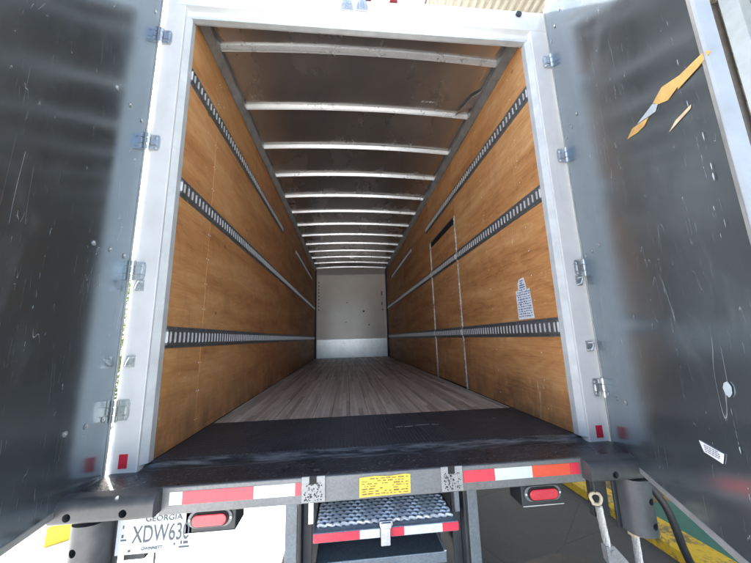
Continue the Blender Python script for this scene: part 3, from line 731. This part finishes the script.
# liftgate legs, step and lower platform
for s in (-1, 1):
    xo, xi = (.462, .408) if s < 0 else (.452, .402)
    lg = part(MB().box(*sorted((s*xo, s*xi)), BY+.03, BY+.045, -1.0, -.107), 'liftgate_leg', 'leg', .003)
    sub(MB().box(*sorted((s*(xi-.004), s*(xi-.016))), BY+.046, BY+.50, -1.0, -.107), 'leg_web', 'darksteel', lg, .002)
    sub(MB().box(*sorted((s*(xi-.018), s*(xi-.06))), BY+.10, BY+.115, -1.0, -.107), 'leg_flange', 'darksteel', lg, .002)
    sub(MB().prism([(BY+.01, -.107), (BY+.032, -.107), (BY+.028, -.205), (BY+.01, -.205)], 'x', *sorted((s*.355, s*.332))), 'step_link', 'galv' if s < 0 else 'leg', lg, .002)
st = part(MB().box(-.330, .330, BY-.028, .26, -.262, -.222), 'step', 'stepblue', .003)
m = MB(); rows = 15; nseg = 72
for r in range(rows):
    y = BY+.015+r*.029; pts = []
    for k in range(nseg+1):
        x = -.315+.63*k/nseg; pts.append((x, y+.0035*math.sin(2*math.pi*k/4+(r % 2)*math.pi), -.219+.006*abs(math.sin(math.pi*k/4+(r % 2)*math.pi/2))))
    m.tube(pts, .0075, 6)
sub(m, 'step_grating', 'zinc', st, kind='stuff')
yt = BY-.0295
for mat, a, b in (('red', -.329, -.125), ('silver', -.124, -.035), ('red', .012, .075), ('silver', .076, .253), ('red', .254, .329)):
    sub(MB().box(a, b, yt-.001, yt, -.258, -.224), 'reflective_tape', mat, st)
la = MB(); la.prism([(-.032, -.282), (.010, -.282), (.012, -.212), (.022, -.204), (.022, -.186), (-.036, -.186), (-.036, -.204), (-.030, -.212)], 'y', yt-.022, yt-.008)
la.cyl((-.004, yt-.022, -.197), (-1, 0, 0), .008, .03, 10); la.box(-.026, .014, yt-.034, yt-.022, -.210, -.188); sub(la, 'step_latch', 'galv', st, .002)
pf = part(MB().box(-.335, .318, -.10, 1.3, -.50, -.45), 'folded_platform', 'stepblue', .004)
sub(MB().box(.306, .317, -.10, 1.3, -.4495, -.445), 'platform_edge', 'zinc', pf)
# chassis
for s in (-1, 1): part(MB().box(*sorted((s*.39, s*.47)), .3, 9.2, -.42, -.145), 'chassis_rail', 'darksteel', .006)
part(MB().cyl((-1.0, 2.95, -.63), (1, 0, 0), .07, 2.0, 16), 'axle', 'darksteel')
def wheel(xc):
    pr = [(.30, -.12), (.44, -.135), (.49, -.11), (.505, -.06), (.505, .06), (.49, .11), (.44, .135), (.30, .12)]
    m = MB(); seg = 36; k = len(pr)
    for j in range(seg):
        a = 2*math.pi*j/seg
        for r, x in pr: m.v.append((x, r*math.cos(a), r*math.sin(a)))
    for j in range(seg):
        for i in range(k): m.f.append((j*k+i, j*k+(i+1) % k, ((j+1) % seg)*k+(i+1) % k, ((j+1) % seg)*k+i)); m.mi.append(0); m.sm.append(True)
    h = MB().cyl((-.05, 0, 0), (1, 0, 0), .295, .1, 28).build('wheel', 'alu_dark', TR); h.location = (xc, 2.95, -GZ-.645)
    m.build('tyre', 'rubber', h)
    return h
for x in (-1.12, -.80, .80, 1.12): wheel(x)

# ------------------------------------------------------------------ things beside the truck
def rope(path, r=.0165, strands=6, twist=26.):
    """laid wire rope: strands winding round the path"""
    P = [Vector(p) for p in path]; m = MB(); n_ = 60
    def at(t):
        f = t*(len(P)-1); i = min(int(f), len(P)-2); return P[i].lerp(P[i+1], f-i)
    L = sum((P[i+1]-P[i]).length for i in range(len(P)-1))
    for s in range(strands):
        pts = []
        for k in range(n_+1):
            t = k/n_; p = at(t); d = (at(min(1, t+.01))-at(max(0, t-.01))).normalized(); u = d.orthogonal().normalized(); w_ = d.cross(u); a = 2*math.pi*s/strands+twist*L*t
            pts.append(p+.58*r*(math.cos(a)*u+math.sin(a)*w_))
        m.tube(pts, r*.46, 6)
    return m
def smooth(P, k=6):
    P = [Vector(p) for p in P]; out = []
    for i in range(len(P)-1):
        p0, p1, p2, p3 = P[max(0, i-1)], P[i], P[i+1], P[min(len(P)-1, i+2)]
        for j in range(k):
            t = j/k; out.append(.5*((2*p1)+(-p0+p2)*t+(2*p0-5*p1+4*p2-p3)*t*t+(-p0+3*p1-3*p2+p3)*t**3))
    return out+[P[-1]]
RY = -.235
r1 = empty('wire_rope', (1.06, RY, -.20)); tag(r1, 'twisted grey wire rope with a bent eye, hanging under the right bumper end', 'wire rope', 'wire ropes by the right bumper')
def rp(mb, name, mat, parent):
    o = mb.build(name, mat, parent); o.location = tuple(-c for c in parent.location); return o
rp(rope([(1.066, RY, -.235), (1.074, RY, -.33), (1.083, RY, -.415)]), 'strand_bundle', 'rope', r1)
rp(MB().tube(smooth([(1.032, RY-.01, -.212), (1.028, RY, -.19), (1.045, RY, -.176), (1.075, RY, -.182), (1.086, RY, -.205), (1.07, RY, -.228), (1.03, RY-.012, -.216)]), .0075, 8), 'rope_eye', 'tapepale', r1)
m = MB(); m.prism([(1.062, -.405), (1.105, -.405), (1.165, -.475), (1.20, -.56), (1.12, -.56), (1.066, -.47)], 'y', RY-.016, RY+.016); m.cyl((1.092, RY-.024, -.43), (0, 1, 0), .012, .05, 10); rp(m, 'end_fitting', 'bracket', r1)
rp(rope([(1.16, RY, -.55), (1.17, RY, -.85), (1.18, RY, GZ+.01)]), 'strand_bundle', 'rope', r1)
rp(MB().cyl((1.055, RY, -.18), (0, 0, 1), .007, .13, 8), 'hanger_rod', 'darksteel', r1)
r2 = empty('wire_rope', (1.236, RY, -.36)); tag(r2, 'twisted grey wire rope with a flat white clamp, below the upright right bumper', 'wire rope', 'wire ropes by the right bumper')
rp(rope([(1.236, RY, -.375), (1.236, RY, -.8), (1.238, RY, GZ+.01)], twist=24), 'strand_bundle', 'rope', r2)
m = MB(); m.box(1.215, 1.302, RY-.018, RY+.018, -.378, -.362); m.cyl((1.235, RY, -.362), (0, 0, 1), .010, .026, 8); rp(m, 'rope_clamp', 'tapepale', r2)
rp(MB().tube([(1.225, RY, -.36), (1.222, RY+.03, -.25), (1.22, RY+.06, -.05)], .006, 8), 'hanger_rod', 'darksteel', r2)
hs = MB(); P = [(1.405, .32, .1), (1.48, .22, -.05), (1.60, .10, -.22), (1.675, .02, -.38), (1.705, 0, -.5), (1.735, 0, -.62), (1.79, 0, -.76), (1.86, -.03, -.92), (1.96, -.08, -1.06), (2.1, -.2, -1.122), (2.28, -.5, -1.128)]
hs.tube(smooth(P), .021, 10); tag(hs.build('hose', 'hose'), 'black rubber hose hanging down over the yellow kerb and green floor', 'hose')

ws = empty('wheel_stop', (-2.66, 1.86, GZ)); tag(ws, 'sunlit yellow concrete wheel stop on the ground left of the truck', 'wheel stop'); ws.rotation_euler = (0, 0, R(35))
MB().prism([(-.13, 0), (.13, 0), (.11, .11), (.08, .15), (-.08, .15), (-.11, .11)], 'x', -.37, 1.4).build('block', 'yellow', ws, .01)
for x in (0., 1.1): MB().cyl((x, 0, .149), (0, 0, 1), .018, .006, 10).build('anchor_pin', 'darksteel', ws)

# building on the right with ribbed canopy soffit
bd = empty('building', (5.2, 2, GZ)); tag(bd, 'cream sided building with a ribbed overhanging canopy beyond the right door', 'building')
def bpart(mb, name, mat, bevel=0., par=None):
    o = mb.build(name, mat, bd if par is None else par, bevel)
    if par is None: o.location = tuple(-c for c in bd.location)
    return o
wall = bpart(MB().box(5.24, 5.5, -6, 12, GZ, 7.0), 'wall', 'siding')
bm3 = MB().prism([(5.2, 0), (5.225, .245), (5.239, .245), (5.239, 0)], 'y', -6, 12).mesh('siding_board', 'siding')
for k in range(26):
    o = bpy.data.objects.new('siding_board', bm3); COL.objects.link(o); o.parent = wall; o.location = (random.uniform(-.002, .002), 0, GZ+.02+k*.25)
cn = bpart(MB().box(.95, 5.2, -1.2, 12, 5.24, 5.40), 'canopy', 'soffit')
rb = MB().prism([(-.03, 5.24), (-.018, 5.205), (.018, 5.205), (.03, 5.24)], 'y', -1.2, 12).mesh('soffit_rib', 'soffit')
for k in range(38):
    o = bpy.data.objects.new('soffit_rib', rb); COL.objects.link(o); o.parent = cn; o.location = (1.0+k*.112, 0, -.001)
bpart(MB().box(.90, .947, -1.25, 12, 5.16, 5.44), 'fascia', 'bluepost', .004)
bpart(MB().box(5.02, 5.198, .95, 1.13, GZ, 5.20), 'corner_post', 'bluepost', .004)
dp = bpart(MB().tube(smooth([(4.9, 1.28, 5.25), (4.98, 1.27, 5.2), (5.1, 1.26, 5.13), (5.13, 1.255, 5.0), (5.13, 1.255, 3.), (5.13, 1.255, GZ)]), .045, 12), 'downpipe', 'downpipe')

# bush seen through the gap behind the left door
def bush(name, loc, h, rad, label, seed):
    rs = random.Random(seed); e = empty(name, loc); tag(e, label, 'bush', 'bushes left of the truck')
    m = MB(); m.tube([(0, 0, 0), (.05, .02, h*.3), (-.03, .05, h*.6)], [.07, .05, .02], 8)
    for k in range(7):
        a = rs.uniform(0, 6.28); m.tube([(0, 0, h*.15+.04*k), (.4*rad*math.cos(a), .4*rad*math.sin(a), h*.45), (.7*rad*math.cos(a), .7*rad*math.sin(a), h*.75)], [.035, .02, .008], 6)
    m.build('stem', 'bark', e)
    L = MB(); cl_ = [(rs.gauss(0, .42)*rad, rs.gauss(0, .42)*rad, h*(.12+.85*rs.random()), rs.uniform(.18, .42)) for _ in range(70)]
    for (cx, cy, cz, cr_) in cl_:
        for _ in range(70):
            p = Vector((cx+rs.gauss(0, .5)*cr_, cy+rs.gauss(0, .5)*cr_, max(.05, cz+rs.gauss(0, .5)*cr_))); l = rs.uniform(.05, .11)
            u = Vector((rs.gauss(0, 1), rs.gauss(0, 1), rs.gauss(0, .6))).normalized(); v_ = u.orthogonal().normalized()*.42*l
            L.add([p, p+u*l*.5+v_, p+u*l, p+u*l*.5-v_], [(0, 1, 2, 3)])
    L.build('foliage', 'leaf', e)
bush('bush', (-5.0, 5.6, GZ), 3.6, 1.5, 'leafy green bush showing in the gap between left door and post', 4)
bush('bush', (-7.4, 8.6, GZ), 4.2, 1.7, 'taller green bush farther left behind the nearer bush', 12)
